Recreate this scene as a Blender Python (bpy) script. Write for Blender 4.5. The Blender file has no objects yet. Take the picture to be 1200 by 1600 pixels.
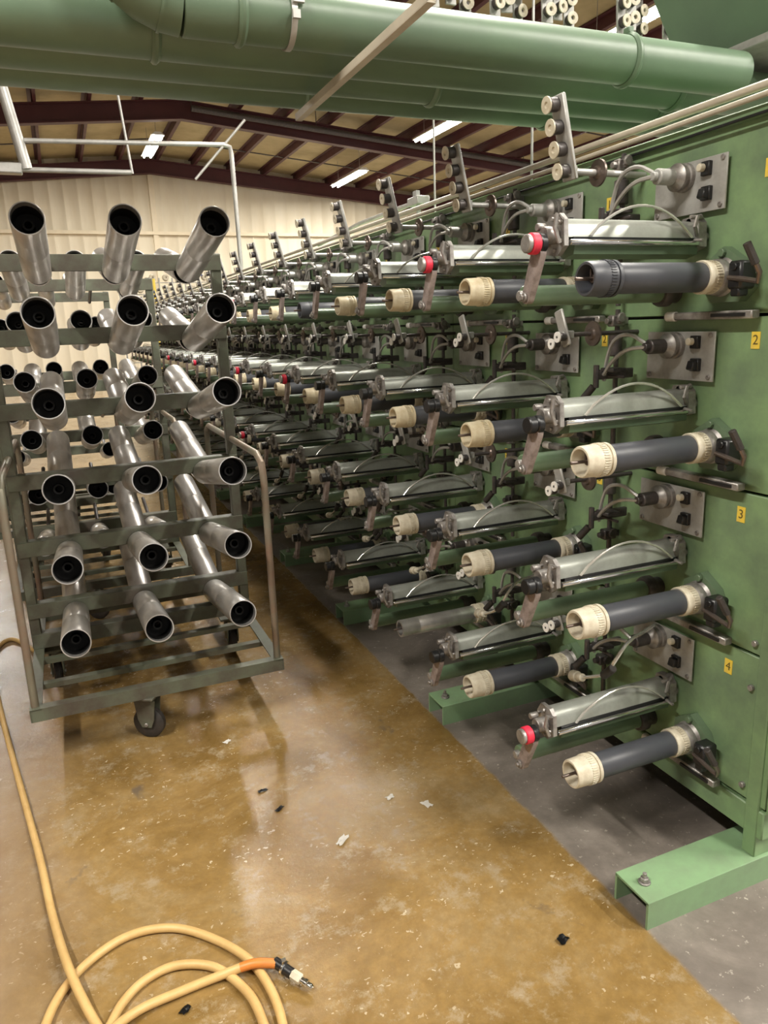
import bpy, bmesh, math, random
from mathutils import Vector, Matrix
random.seed(7)
C = bpy.context.scene
col = C.collection
PI = math.pi

# ------------------------------------------------------------------ camera
CAM_H = 1.63
pitch, yaw, roll = 0.2459, 0.3952, -0.0366
fwd = Vector((math.sin(yaw)*math.cos(pitch), math.cos(yaw)*math.cos(pitch), -math.sin(pitch)))
rt0 = Vector((math.cos(yaw), -math.sin(yaw), 0)); up0 = rt0.cross(fwd)
rt = rt0*math.cos(roll) + up0*math.sin(roll); up = -rt0*math.sin(roll) + up0*math.cos(roll)
cam = bpy.data.cameras.new('camera'); cam_o = bpy.data.objects.new('camera', cam); col.objects.link(cam_o)
cam_o.matrix_world = Matrix(((rt.x, up.x, -fwd.x, 0), (rt.y, up.y, -fwd.y, 0), (rt.z, up.z, -fwd.z, CAM_H), (0, 0, 0, 1)))
cam.sensor_fit = 'VERTICAL'; cam.sensor_height = 24.0; cam.lens = 1162.7*24.0/1600
cam.clip_start = 0.05; cam.clip_end = 200
C.camera = cam_o

# ------------------------------------------------------------------ light and exposure
w = bpy.data.worlds.new('world'); C.world = w; w.use_nodes = True
w.node_tree.nodes['Background'].inputs[0].default_value = (1.0, 0.97, 0.92, 1)
w.node_tree.nodes['Background'].inputs[1].default_value = 0.40
C.view_settings.view_transform = 'Standard'; C.view_settings.look = 'None'
C.view_settings.exposure = 0.12; C.view_settings.gamma = 1.0; C.view_settings.use_curve_mapping = False
LAMP_W = 210.0
LAMP_SPOTS = ([(2.9, y) for y in (21.7, 10.7, 3.6, -3.0)] + [(8.6, y) for y in (22.4, 16.4, 10.1, 3.2, -4.0)]
              + [(13.9, y) for y in (17.3, 9.3)] + [(-2.8, y) for y in (19.5, 0.2)] + [(5.6, -1.5)])  # includes unseen lamps added to light wall, machine face and foreground
RIDGE_X, RIDGE_Z, SLOPE = 3.3, 7.05, 0.09
def roof_z(x): return RIDGE_Z - SLOPE*abs(x - RIDGE_X)

# ------------------------------------------------------------------ materials
def newmat(name):
    m = bpy.data.materials.new(name); m.use_nodes = True
    n = m.node_tree.nodes; return m, n, m.node_tree.links, n['Principled BSDF']
def paint(name, colr, rough=0.45, metal=0.0, dirt=None, amt=0.35, scale=6.0, bump=0.0, spec=0.5, rvar=0.1, stretch=(1, 1, 1), coat=0.0):
    m, n, l, b = newmat(name)
    tc = n.new('ShaderNodeTexCoord'); mp = n.new('ShaderNodeMapping'); mp.inputs['Scale'].default_value = stretch
    l.new(tc.outputs['Object'], mp.inputs[0])
    nz = n.new('ShaderNodeTexNoise'); nz.inputs['Scale'].default_value = scale; nz.inputs['Detail'].default_value = 6
    nz.inputs['Roughness'].default_value = 0.65
    l.new(mp.outputs[0], nz.inputs['Vector'])
    cr = n.new('ShaderNodeValToRGB'); e = cr.color_ramp.elements
    e[0].position = 0.38; e[1].position = 0.68
    e[0].color = (*colr, 1)
    d = dirt if dirt else tuple(c*0.55 for c in colr)
    e[1].color = (*[colr[i]*(1-amt)+d[i]*amt for i in range(3)], 1)
    l.new(nz.outputs['Fac'], cr.inputs[0]); l.new(cr.outputs[0], b.inputs['Base Color'])
    mr = n.new('ShaderNodeMapRange'); mr.inputs['To Min'].default_value = max(0.02, rough-rvar); mr.inputs['To Max'].default_value = rough+rvar
    l.new(nz.outputs['Fac'], mr.inputs[0]); l.new(mr.outputs[0], b.inputs['Roughness'])
    b.inputs['Metallic'].default_value = metal; b.inputs['Specular IOR Level'].default_value = spec
    b.inputs['Coat Weight'].default_value = coat
    if bump:
        bp = n.new('ShaderNodeBump'); bp.inputs['Strength'].default_value = bump; bp.inputs['Distance'].default_value = 0.004
        l.new(nz.outputs['Fac'], bp.inputs['Height']); l.new(bp.outputs[0], b.inputs['Normal'])
    return m
def emit(name, colr, s):
    m, n, l, b = newmat(name); b.inputs['Base Color'].default_value = (*colr, 1)
    b.inputs['Emission Color'].default_value = (*colr, 1); b.inputs['Emission Strength'].default_value = s
    return m
M = {
 'green': paint('green_paint', (0.205, 0.32, 0.155), 0.40, dirt=(0.10, 0.14, 0.095), amt=0.8, scale=4.2),
 'green_foot': paint('green_paint_foot', (0.21, 0.34, 0.18), 0.5, dirt=(0.17, 0.21, 0.14), amt=0.5, scale=9),
 'green_duct': paint('green_paint_duct', (0.135, 0.205, 0.13), 0.40, dirt=(0.09, 0.13, 0.09), amt=0.5, scale=2.5),
 'green_cart': paint('green_grey_cart_paint', (0.12, 0.135, 0.095), 0.45, dirt=(0.07, 0.052, 0.042), amt=0.9, scale=7),
 'green_roll': paint('green_roller_paint', (0.13, 0.2, 0.115), 0.35, dirt=(0.08, 0.1, 0.07), amt=0.5, scale=8),
 'steel': paint('bare_steel_tube', (0.76, 0.74, 0.72), 0.32, 0.8, dirt=(0.34, 0.31, 0.28), amt=0.7, scale=9, stretch=(1, 0.25, 1), rvar=0.12),
 'chrome': paint('chrome', (0.75, 0.75, 0.75), 0.14, 1.0, amt=0.1, rvar=0.04),
 'cover': paint('grey_cover_metal', (0.40, 0.42, 0.38), 0.36, 0.45, dirt=(0.24, 0.24, 0.21), amt=0.6, scale=14),
 'alu': paint('dull_cast_aluminium', (0.42, 0.40, 0.38), 0.45, 0.6, dirt=(0.12, 0.10, 0.09), amt=0.8, scale=22),
 'arm': paint('greasy_pinkish_arm', (0.40, 0.33, 0.31), 0.5, 0.3, dirt=(0.13, 0.10, 0.09), amt=0.8, scale=30),
 'plate': paint('grey_plate', (0.46, 0.46, 0.44), 0.45, 0.3, dirt=(0.24, 0.22, 0.20), amt=0.6, scale=16),
 'dark': paint('dark_greasy_metal', (0.06, 0.055, 0.055), 0.4, 0.3, dirt=(0.16, 0.13, 0.12), amt=0.5, scale=30),
 'bore': paint('shade_black_bore', (0.008, 0.008, 0.008), 0.6, amt=0.2, spec=0.3),  # near-black puts the shade inside the tubes into the colour
 'black': paint('black_plastic', (0.012, 0.012, 0.013), 0.35, amt=0.2),
 'rubber': paint('black_rubber', (0.02, 0.019, 0.018), 0.6, dirt=(0.08, 0.06, 0.05), amt=0.5, scale=20),
 'sleeve': paint('charcoal_sleeve', (0.060, 0.064, 0.076), 0.42, dirt=(0.05, 0.05, 0.055), amt=0.4, scale=10),
 'ivory': paint('ivory_plastic', (0.66, 0.61, 0.49), 0.45, dirt=(0.36, 0.28, 0.17), amt=0.6, scale=26),
 'tan': paint('yellowed_plastic', (0.66, 0.59, 0.43), 0.45, dirt=(0.40, 0.28, 0.12), amt=0.6, scale=26),
 'white': paint('white_plastic', (0.8, 0.78, 0.74), 0.4, amt=0.2),
 'red': paint('red_tape', (0.75, 0.03, 0.07), 0.5, amt=0.3),
 'rust': paint('rusty_pipe', (0.20, 0.13, 0.10), 0.55, 0.3, dirt=(0.10, 0.11, 0.08), amt=0.8, scale=6, stretch=(1, 1, 0.6)),
 'shaft': paint('oily_steel_shaft', (0.20, 0.16, 0.14), 0.35, 0.8, amt=0.4, scale=30),
 'wire': paint('pale_wire', (0.78, 0.77, 0.72), 0.22, 0.7, amt=0.2),
 'cable': paint('beige_conduit', (0.52, 0.47, 0.38), 0.45, dirt=(0.3, 0.26, 0.2), amt=0.5, scale=8),
 'galv': paint('galvanised_pipe', (0.50, 0.49, 0.47), 0.42, 0.4, dirt=(0.25, 0.24, 0.23), amt=0.5, scale=8),
 'yellow': paint('yellow_label', (0.80, 0.58, 0.06), 0.5, dirt=(0.5, 0.4, 0.15), amt=0.4, scale=60),
 'ink': paint('label_ink', (0.12, 0.09, 0.02), 0.6),
 'maroon': paint('maroon_steel', (0.085, 0.022, 0.026), 0.5, amt=0.4, scale=2),
 'insul': paint('yellowed_roof_insulation', (0.50, 0.41, 0.22), 0.7, dirt=(0.33, 0.26, 0.13), amt=0.7, scale=1.3, bump=0.3),
 'cream': paint('cream_wall_panel', (0.78, 0.71, 0.56), 0.55, dirt=(0.60, 0.50, 0.34), amt=0.5, scale=0.7, stretch=(2, 1, 0.35)),
 'trim': paint('cream_trim', (0.80, 0.70, 0.52), 0.5, amt=0.15),
 'tanhose': paint('tan_hose', (0.60, 0.40, 0.16), 0.45, dirt=(0.45, 0.26, 0.09), amt=0.6, scale=14),
 'orange': paint('orange_hose_end', (0.62, 0.20, 0.035), 0.45, dirt=(0.4, 0.15, 0.04), amt=0.5, scale=20),
 'paper': paint('white_paper', (0.85, 0.83, 0.78), 0.7, amt=0.1),
 'blue': paint('blue_box', (0.02, 0.06, 0.35), 0.5),
 'tube_light': emit('fluorescent_tube', (1.0, 0.97, 0.9), 30.0),
 'copper': paint('grey_green_handle', (0.20, 0.19, 0.14), 0.45, 0.3, dirt=(0.22, 0.12, 0.08), amt=0.8, scale=5),
}
def floor_mat():
    m, n, l, b = newmat('epoxy_and_concrete_floor')
    tc = n.new('ShaderNodeTexCoord')
    def noise(s, d=6, r=0.6, dist=0.0, sc=None):
        x = n.new('ShaderNodeTexNoise'); x.inputs['Scale'].default_value = s; x.inputs['Detail'].default_value = d
        x.inputs['Roughness'].default_value = r; x.inputs['Distortion'].default_value = dist
        if sc:
            mp = n.new('ShaderNodeMapping'); mp.inputs['Scale'].default_value = sc; l.new(tc.outputs['Object'], mp.inputs[0]); l.new(mp.outputs[0], x.inputs['Vector'])
        else: l.new(tc.outputs['Object'], x.inputs['Vector'])
        return x.outputs['Fac']
    def ramp(f, *st):
        r = n.new('ShaderNodeValToRGB'); e = r.color_ramp.elements
        e[0].position, e[0].color = st[0][0], (*st[0][1], 1); e[1].position, e[1].color = st[-1][0], (*st[-1][1], 1)
        for p, c in st[1:-1]: k = e.new(p); k.color = (*c, 1)
        l.new(f, r.inputs[0]); return r.outputs[0]
    def mix(f, a, c, mode='MIX'):
        x = n.new('ShaderNodeMix'); x.data_type = 'RGBA'; x.blend_type = mode
        if isinstance(f, float): x.inputs['Factor'].default_value = f
        else: l.new(f, x.inputs['Factor'])
        for i, v in ((6, a), (7, c)):
            if isinstance(v, tuple): x.inputs[i].default_value = (*v, 1)
            else: l.new(v, x.inputs[i])
        return x.outputs[2]
    g = (0, 0, 0); W = (1, 1, 1)
    epoxy = ramp(noise(1.5, 10, 0.72, 0.5), (0.28, (0.09, 0.052, 0.014)), (0.41, (0.185, 0.108, 0.028)), (0.52, (0.28, 0.175, 0.06)), (0.63, (0.32, 0.23, 0.115)), (0.78, (0.29, 0.24, 0.17)))
    epoxy = mix(ramp(noise(26, 6, 0.75), (0.40, (0.55,)*3), (0.62, W)), (0.19, 0.12, 0.045), epoxy)
    # worn-through, greyish patches
    worn = ramp(noise(7.5, 10, 0.8), (0.53, g), (0.63, (0.75,)*3))
    epoxy = mix(worn, epoxy, (0.34, 0.27, 0.175))
    # light chips and crumbs
    vo = n.new('ShaderNodeTexVoronoi'); vo.inputs['Scale'].default_value = 60; vo.inputs['Randomness'].default_value = 1
    mpv = n.new('ShaderNodeMapping'); mpv.inputs['Rotation'].default_value = (0, 0, 0.5); mpv.inputs['Scale'].default_value = (1, 1.5, 1)
    l.new(tc.outputs['Object'], mpv.inputs[0]); nv = n.new('ShaderNodeTexNoise'); nv.inputs['Scale'].default_value = 45; l.new(tc.outputs['Object'], nv.inputs['Vector'])
    vm = n.new('ShaderNodeVectorMath'); vm.operation = 'MULTIPLY_ADD'; vm.inputs[1].default_value = (0.05, 0.05, 0); l.new(nv.outputs['Color'], vm.inputs[0]); l.new(mpv.outputs[0], vm.inputs[2]); l.new(vm.outputs[0], vo.inputs['Vector'])
    sep = n.new('ShaderNodeSeparateColor'); l.new(vo.outputs['Color'], sep.inputs[0])
    thr = n.new('ShaderNodeMath'); thr.operation = 'MULTIPLY'; thr.inputs[1].default_value = 0.72; l.new(sep.outputs[0], thr.inputs[0])
    sub = n.new('ShaderNodeMath'); sub.operation = 'SUBTRACT'; sub.inputs[1].default_value = 0.40; l.new(thr.outputs[0], sub.inputs[0])
    lt = n.new('ShaderNodeMath'); lt.operation = 'LESS_THAN'; l.new(vo.outputs['Distance'], lt.inputs[0]); l.new(sub.outputs[0], lt.inputs[1])
    mk = n.new('ShaderNodeMath'); mk.operation = 'MULTIPLY'; l.new(lt.outputs[0], mk.inputs[0]); l.new(ramp(noise(2.7, 4, 0.7), (0.44, (0.08,)*3), (0.58, (0.85,)*3)), mk.inputs[1]); crumbs = mk.outputs[0]
    epoxy = mix(crumbs, epoxy, (0.56, 0.47, 0.33))
    dark = ramp(noise(3.1, 5, 0.55, 0.6), (0.66, g), (0.70, W))
    epoxy = mix(dark, epoxy, (0.15, 0.11, 0.07))
    conc = ramp(noise(2.6, 9, 0.72, 0.5), (0.25, (0.09, 0.075, 0.065)), (0.48, (0.19, 0.162, 0.14)), (0.75, (0.34, 0.30, 0.26)))
    conc = mix(ramp(noise(42, 4, 0.65), (0.63, g), (0.67, W)), conc, (0.46, 0.42, 0.36))
    conc = mix(ramp(noise(5.0, 8, 0.7), (0.40, g), (0.62, (0.6,)*3)), conc, (0.12, 0.10, 0.085))
    sx = n.new('ShaderNodeSeparateXYZ'); l.new(tc.outputs['Object'], sx.inputs[0])
    ma = n.new('ShaderNodeMath'); ma.operation = 'MULTIPLY_ADD'; ma.inputs[1].default_value = 0.035; l.new(noise(7, 6, 0.7), ma.inputs[0]); l.new(sx.outputs[0], ma.inputs[2])
    edge = n.new('ShaderNodeMapRange'); edge.inputs['From Min'].default_value = 1.285; edge.inputs['From Max'].default_value = 1.30
    l.new(ma.outputs[0], edge.inputs[0])
    # left of the cart the coating gives way to worn grey brown floor
    ml = n.new('ShaderNodeMath'); ml.operation = 'MULTIPLY_ADD'; ml.inputs[1].default_value = 0.5; l.new(noise(1.4, 6, 0.7), ml.inputs[0]); l.new(sx.outputs[0], ml.inputs[2])
    el = n.new('ShaderNodeMapRange'); el.inputs['From Min'].default_value = 0.15; el.inputs['From Max'].default_value = -0.25; l.new(ml.outputs[0], el.inputs[0])
    left = mix(ramp(noise(3, 7, .7), (0.3, g), (0.7, W)), (0.22, 0.145, 0.085), (0.31, 0.235, 0.16))
    colr = mix(el.outputs[0], epoxy, left)
    colr = mix(edge.outputs[0], colr, conc)
    l.new(colr, b.inputs['Base Color'])
    rr = ramp(noise(3.5, 8, 0.7), (0.3, (0.09,)*3), (0.52, (0.16,)*3), (0.75, (0.42,)*3))
    rr = mix(edge.outputs[0], rr, (0.5, 0.5, 0.5))
    l.new(rr, b.inputs['Roughness'])
    bp = n.new('ShaderNodeBump'); bp.inputs['Strength'].default_value = 0.45; bp.inputs['Distance'].default_value = 0.004
    l.new(noise(16, 9, 0.75, sc=(1, 1, 1)), bp.inputs['Height']); l.new(bp.outputs[0], b.inputs['Normal'])
    b.inputs['Specular IOR Level'].default_value = 0.6
    return m
M['floor'] = floor_mat()

# ------------------------------------------------------------------ mesh helpers
class MB:
    def __init__(s): s.bm = bmesh.new()
    def box(s, c, d, rot=None, bev=0.0):
        r = bmesh.ops.create_cube(s.bm, size=1.0)
        vs = r['verts']
        for v in vs: v.co = Vector((v.co.x*d[0], v.co.y*d[1], v.co.z*d[2]))
        if bev:
            es = list({e for v in vs for e in v.link_edges})
            rb = bmesh.ops.bevel(s.bm, geom=es, offset=bev, segments=1, affect='EDGES')
            vs = list({v for f in rb['faces'] for v in f.verts} | {v for v in vs if v.is_valid})
        R = rot if rot is not None else Matrix.Identity(3)
        for v in vs: v.co = R @ v.co + Vector(c)
        return s
    def lathe(s, p0, p1, prof, seg=24, close=False):
        """prof: list of (t along axis in metres from p0, radius)"""
        p0, p1 = Vector(p0), Vector(p1); ax = (p1-p0).normalized()
        a = ax.orthogonal().normalized(); b = ax.cross(a)
        rings = []
        for t, r in prof:
            if r <= 1e-6: rings.append([s.bm.verts.new(p0+ax*t)])
            else: rings.append([s.bm.verts.new(p0+ax*t+(a*math.cos(2*PI*k/seg)+b*math.sin(2*PI*k/seg))*r) for k in range(seg)])
        for i in range(len(rings)-1):
            A, B = rings[i], rings[i+1]
            for k in range(seg):
                k2 = (k+1) % seg
                if len(A) == 1 and len(B) == 1: continue
                if len(A) == 1: f = s.bm.faces.new((A[0], B[k2], B[k]))
                elif len(B) == 1: f = s.bm.faces.new((A[k], A[k2], B[0]))
                else: f = s.bm.faces.new((A[k], A[k2], B[k2], B[k]))
                f.smooth = True
        return s
    def cyl(s, p0, p1, r, seg=20, r2=None):
        L = (Vector(p1)-Vector(p0)).length; r2 = r if r2 is None else r2
        e = min(0.003, r*0.15, L*0.2)
        return s.lathe(p0, p1, [(0, 0), (0, r-e), (e, r), (L-e, r2), (L, r2-e), (L, 0)], seg)
    def pipe(s, pts, r, seg=8, smooth=0, cap=True):
        pts = [Vector(p) for p in pts]
        for _ in range(smooth):
            q = [pts[0]]
            for i in range(len(pts)-1):
                q += [pts[i]*0.75+pts[i+1]*0.25, pts[i]*0.25+pts[i+1]*0.75]
            q.append(pts[-1]); pts = q
        rings = []; prev = None
        for i, p in enumerate(pts):
            d = (pts[min(i+1, len(pts)-1)]-pts[max(i-1, 0)]).normalized()
            if prev is None: a = d.orthogonal().normalized()
            else: a = (prev - d*prev.dot(d)).normalized()
            prev = a; b = d.cross(a)
            rings.append([s.bm.verts.new(p+(a*math.cos(2*PI*k/seg)+b*math.sin(2*PI*k/seg))*r) for k in range(seg)])
        for i in range(len(rings)-1):
            for k in range(seg):
                f = s.bm.faces.new((rings[i][k], rings[i][(k+1) % seg], rings[i+1][(k+1) % seg], rings[i+1][k])); f.smooth = True
        if cap: s.bm.faces.new(rings[0]); s.bm.faces.new(rings[-1])
        return s
    def prism(s, poly, axis, a, b, smooth=False):
        """poly 2D; axis 'x': poly=(y,z), 'y': (x,z), 'z': (x,y)"""
        def P(u, v, t): return {'x': (t, u, v), 'y': (u, t, v), 'z': (u, v, t)}[axis]
        A = [s.bm.verts.new(P(u, v, a)) for u, v in poly]; B = [s.bm.verts.new(P(u, v, b)) for u, v in poly]
        n = len(poly)
        for k in range(n):
            f = s.bm.faces.new((A[k], A[(k+1) % n], B[(k+1) % n], B[k])); f.smooth = smooth
        s.bm.faces.new(A); s.bm.faces.new(B); return s
    def mesh(s, name, mat):
        bmesh.ops.recalc_face_normals(s.bm, faces=s.bm.faces)
        me = bpy.data.meshes.new(name); s.bm.to_mesh(me); s.bm.free(); me.materials.append(M[mat])
        try: me.set_sharp_from_angle(angle=math.radians(38))
        except Exception: pass
        return me
    def build(s, name, mat, parent=None, loc=(0, 0, 0), label=None):
        o = bpy.data.objects.new(name, s.mesh(name, mat)); col.objects.link(o); o.location = loc
        if parent: o.parent = parent
        if label: o['label'] = label
        return o
def tag(o, label=None, cat=None, group=None, kind=None):
    if label: o['label'] = label
    if cat: o['category'] = cat
    if group: o['group'] = group
    if kind: o['kind'] = kind
    return o
def empty(name, loc=(0, 0, 0)):
    o = bpy.data.objects.new(name, None); o.empty_display_size = 0.05; o.location = loc; col.objects.link(o); return o
KIDS = {}
def copy_tree(o, parent=None):
    c = o.copy(); col.objects.link(c); c.parent = parent
    if o.name not in KIDS: KIDS[o.name] = list(o.children)
    for ch in KIDS[o.name]: copy_tree(ch, c)
    return c
def rotX(a): return Matrix.Rotation(a, 3, 'X')
def rotY(a): return Matrix.Rotation(a, 3, 'Y')
def rotZ(a): return Matrix.Rotation(a, 3, 'Z')

# ------------------------------------------------------------------ setting
FAR = 26.0; XL, XR, YB = -14.0, 20.0, -8.0
f = MB().box(((XL+XR)/2, (YB+FAR)/2, -0.1), (XR-XL+0.4, FAR-YB+0.4, 0.2)).build('floor', 'floor'); tag(f, kind='structure')
def corr_profile(length, pitch=0.41, rib=0.045, d=0.018):
    pts = [0.0]; P = [(0, 0)]; x = 0
    while x < length:
        P += [(x+pitch-rib*2, 0), (x+pitch-rib*1.3, d), (x+pitch-rib*0.7, d), (x+pitch, 0)]; x += pitch
    return P
def corr_wall(name, p0, p1, zfun, zb=0.0):
    p0, p1 = Vector(p0), Vector(p1); L = (p1-p0).length; d = (p1-p0)/L; n = Vector((d.y, -d.x, 0))
    b = MB(); prev = None
    for t, o in corr_profile(L):
        t = min(t, L); p = p0+d*t+n*o
        A = b.bm.verts.new((p.x, p.y, zb)); B = b.bm.verts.new((p.x, p.y, zfun(p.x)))
        if prev: b.bm.faces.new((prev[0], A, B, prev[1]))
        prev = (A, B)
    # give the sheet a back so that it has thickness
    q0, q1 = p0-n*0.08, p1-n*0.08
    xs = [0, max(0, min(1, (RIDGE_X-p0.x)/(p1.x-p0.x))) if abs(p1.x-p0.x) > 1 else 0.5, 1]
    for i in (0, 1):
        a = q0.lerp(q1, xs[i]); c = q0.lerp(q1, xs[i+1])
        b.bm.faces.new([b.bm.verts.new(v) for v in ((a.x, a.y, zb), (c.x, c.y, zb), (c.x, c.y, zfun(c.x)), (a.x, a.y, zfun(a.x)))])
    o = b.build(name, 'cream'); tag(o, kind='structure'); return o
corr_wall('wall_far', (XL, FAR, 0), (XR, FAR, 0), lambda x: roof_z(x))
corr_wall('wall_left', (XL, YB, 0), (XL, FAR, 0), lambda x: roof_z(x))
corr_wall('wall_right', (XR, FAR, 0), (XR, YB, 0), lambda x: roof_z(x))
t = MB().box(((XL+XR)/2, FAR-0.08, 4.72), (XR-XL, 0.16, 0.10)).build('trim_1', 'trim'); tag(t, kind='structure')
t = MB().box((RIDGE_X, FAR-0.06, 3.35), (0.16, 0.12, 6.7)).build('trim_2', 'trim'); tag(t, kind='structure')
# roof: insulation sheet, thick
b = MB(); T = 0.12
b.prism([(XL-.3, roof_z(XL-.3)), (RIDGE_X, RIDGE_Z), (XR+.3, roof_z(XR+.3)), (XR+.3, roof_z(XR+.3)+T), (RIDGE_X, RIDGE_Z+T), (XL-.3, roof_z(XL-.3)+T)], 'y', YB, FAR+0.3)
tag(b.build('ceiling', 'insul'), kind='structure')
def rafter(y, name, th=0.16):
    b = MB(); zz = lambda x: roof_z(x)-0.20
    H = 0.42
    for (xa, xb) in ((XL, RIDGE_X), (RIDGE_X, XR)):
        for dz, hh, ww in ((0, H, 0.03), (0, 0.03, th*1.3), (-H+0.03, 0.03, th*1.3)):
            b.prism([(xa, zz(xa)+dz-hh), (xb, zz(xb)+dz-hh), (xb, zz(xb)+dz), (xa, zz(xa)+dz)], 'y', y-ww/2, y+ww/2)
    tag(b.build(name, 'maroon'), kind='structure')
for i, y in enumerate((-6.5, -0.1, 6.3, 12.8, 19.3, 25.7)): rafter(y, 'trim_%d' % (3+i))
k = 9; x = XL+0.7
while x < XR-0.3:
    if abs(x-RIDGE_X) > 0.2:
        b = MB(); z = roof_z(x)
        b.box((x, (YB+FAR)/2, z-0.10), (0.02, FAR-YB, 0.20)).box((x+0.04, (YB+FAR)/2, z-0.19), (0.09, FAR-YB, 0.02)).box((x-0.04, (YB+FAR)/2, z-0.01), (0.09, FAR-YB, 0.02))
        tag(b.build('trim_%d' % k, 'maroon'), kind='structure'); k += 1
    x += 1.12
# roof sag rods
for i, y in enumerate((14.6, 16.4, 21.0, 23.2)):
    b = MB()
    b.pipe([(XL, y, roof_z(XL)-0.16), (RIDGE_X, y, RIDGE_Z-0.16), (XR, y, roof_z(XR)-0.16)], 0.018, 6)
    tag(b.build('trim_%d' % k, 'dark'), kind='structure'); k += 1
# dark service pipe hung under the near rafter, right slope
b = MB(); b.pipe([(3.5, 19.0, 6.62), (9, 19.0, 6.13), (15, 19.0, 5.6)], 0.07, 10)
for q in (3.5, 6.5, 9.5, 12.5): b.cyl((q, 19.0, roof_z(q)), (q, 19.0, roof_z(q)-0.4), 0.01, 6)
tag(b.build('service_pipe', 'dark'), 'dark pipe slung under the maroon rafter, falling away to the right', 'pipe')

# lamps
def lamp_light(loc):
    L = bpy.data.lights.new('lamp_light', 'AREA'); L.shape = 'RECTANGLE'; L.size = 0.26; L.size_y = 2.4; L.energy = LAMP_W; L.color = (1.0, 0.95, 0.86)
    return L
LL = lamp_light(None)
r = empty('fluorescent_lamp')
b = MB(); b.prism([(-.16, 0), (.16, 0), (.07, .07), (-.07, .07)], 'y', -1.24, 1.24); b.build('lamp_housing', 'white', r)
for sx in (-0.085, 0.085):
    MB().cyl((sx, -1.2, -0.03), (sx, 1.2, -0.03), 0.022, 10).build('lamp_tube', 'tube_light', r)
for q in (-0.9, 0.9): MB().cyl((0, q, 0.07), (0, q, 0.655), 0.006, 5).build('hanger', 'galv', r)
labels = {0: 'twin-tube fluorescent lamp under the roof ridge, left of centre above the steel tubes', 4: 'fluorescent lamp low on the far bay, above the far end of the machine',
          5: 'bright fluorescent lamp just below the green ducts, near the middle of the photo', 6: 'fluorescent lamp above the green ducts behind the row of hanging guide strips',
          9: 'fluorescent lamp half hidden behind the machine top and the beige conduits'}
for i, (x, y) in enumerate(LAMP_SPOTS):
    o = r if i == 0 else copy_tree(r)
    o.location = (x, y, roof_z(x)-0.66)
    tag(o, labels.get(i, 'unseen lamp added for light, %.0f m along and %.0f m across the hall' % (y+10, x+15)), 'ceiling lamp', 'fluorescent lamps under the roof')
    lo = bpy.data.objects.new('lamp_light', LL); col.objects.link(lo); lo.parent = o; lo.location = (0, 0, -0.075)

# ------------------------------------------------------------------ winding machine
FX = 1.68; Y0 = 1.556; DY = 0.60; ZR = [1.722, 1.267, 0.814, 0.351]; NC = 21
YS, YE = 1.29, Y0+DY*NC-0.05; TOPZ = 2.10; DEPTH = 0.95
mach = empty('winding_machine', (FX, YS, 0))
tag(mach, 'long green winding machine standing along the right side of the aisle', 'machine')
def mpart(b, name, mat, label=None): return b.build(name, mat, mach, (-FX, -YS, 0), label)
tiers = [(TOPZ, 1.626), (1.618, 1.156), (1.148, 0.702), (0.694, 0.25)]
nsec = 7; secl = (YE-YS)/nsec
for s_ in range(nsec):
    ya, yb = YS+s_*secl, YS+(s_+1)*secl
    for k_, (zt, zb) in enumerate(tiers):
        p = mpart(MB().box((FX+0.012, (ya+yb)/2, (zt+zb)/2), (0.024, yb-ya-0.004, zt-zb), bev=0.002), 'side_panel', 'green')
mpart(MB().box((FX+0.06, (YS+YE)/2, 1.17), (0.05, YE-YS-0.02, 1.84)), 'frame_core', 'black')
mpart(MB().box((FX+DEPTH, (YS+YE)/2, 1.17), (0.03, YE-YS, 1.86), bev=0.003), 'rear_panel', 'green')
mpart(MB().box((FX+DEPTH/2, (YS+YE)/2, TOPZ+0.012), (DEPTH+0.04, YE-YS+0.02, 0.024), bev=0.004), 'top_panel', 'green')
mpart(MB().box((FX+DEPTH/2, YS-0.012, 1.17), (DEPTH, 0.024, 1.86), bev=0.003), 'end_panel', 'green')
mpart(MB().box((FX+0.03, (YS+YE)/2, 0.195), (0.07, YE-YS, 0.09), bev=0.004), 'bottom_rail', 'green')
mpart(MB().box((FX+DEPTH-.03, (YS+YE)/2, 0.195), (0.07, YE-YS, 0.09), bev=0.004), 'bottom_rail', 'green')
mpart(MB().box((FX+0.45, (YS+YE)/2, 0.06), (0.30, YE-YS-.1, 0.10), bev=0.004), 'cable_trunk', 'dark')
nfoot = NC//2+1
for i in range(nfoot):
    y = 1.30+1.2*i
    if y > YE: break
    b = MB(); x0 = 1.275
    # inverted channel: top and two webs
    b.box((x0+0.62, y+0.065, 0.082), (1.24, 0.135, 0.008), bev=0.001)
    b.box((x0+0.62, y+0.002, 0.041), (1.24, 0.008, 0.082)); b.box((x0+0.62, y+0.128, 0.041), (1.24, 0.008, 0.082))
    ft = mpart(b, 'foot_beam', 'green_foot')
    b = MB(); b.cyl((x0+0.045, y+0.065, 0.086), (x0+0.045, y+0.065, 0.092), 0.017, 16).cyl((x0+0.045, y+0.065, 0.092), (x0+0.045, y+0.065, 0.104), 0.012, 6).cyl((x0+0.045, y+0.065, 0.104), (x0+0.045, y+0.065, 0.118), 0.006, 8)
    b.build('bolt', 'alu', ft)
    mpart(MB().box((FX+0.03, y+0.03, 0.48), (0.075, 0.045, 0.79), bev=0.003) if i == 0 else MB().box((FX+0.03, y+0.065, 0.12), (0.06, 0.05, 0.07), bev=0.003), 'post', 'green')
    mpart(MB().box((FX+DEPTH-.03, y+0.065, 0.12), (0.075, 0.05, 0.1), bev=0.003), 'post', 'green')
# panel screws near the aisle end
for z in (0.29, 0.60, 0.735):
    mpart(MB().cyl((FX, 1.37, z), (FX-0.012, 1.37, z), 0.009, 8), 'panel_screw', 'alu')
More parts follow.
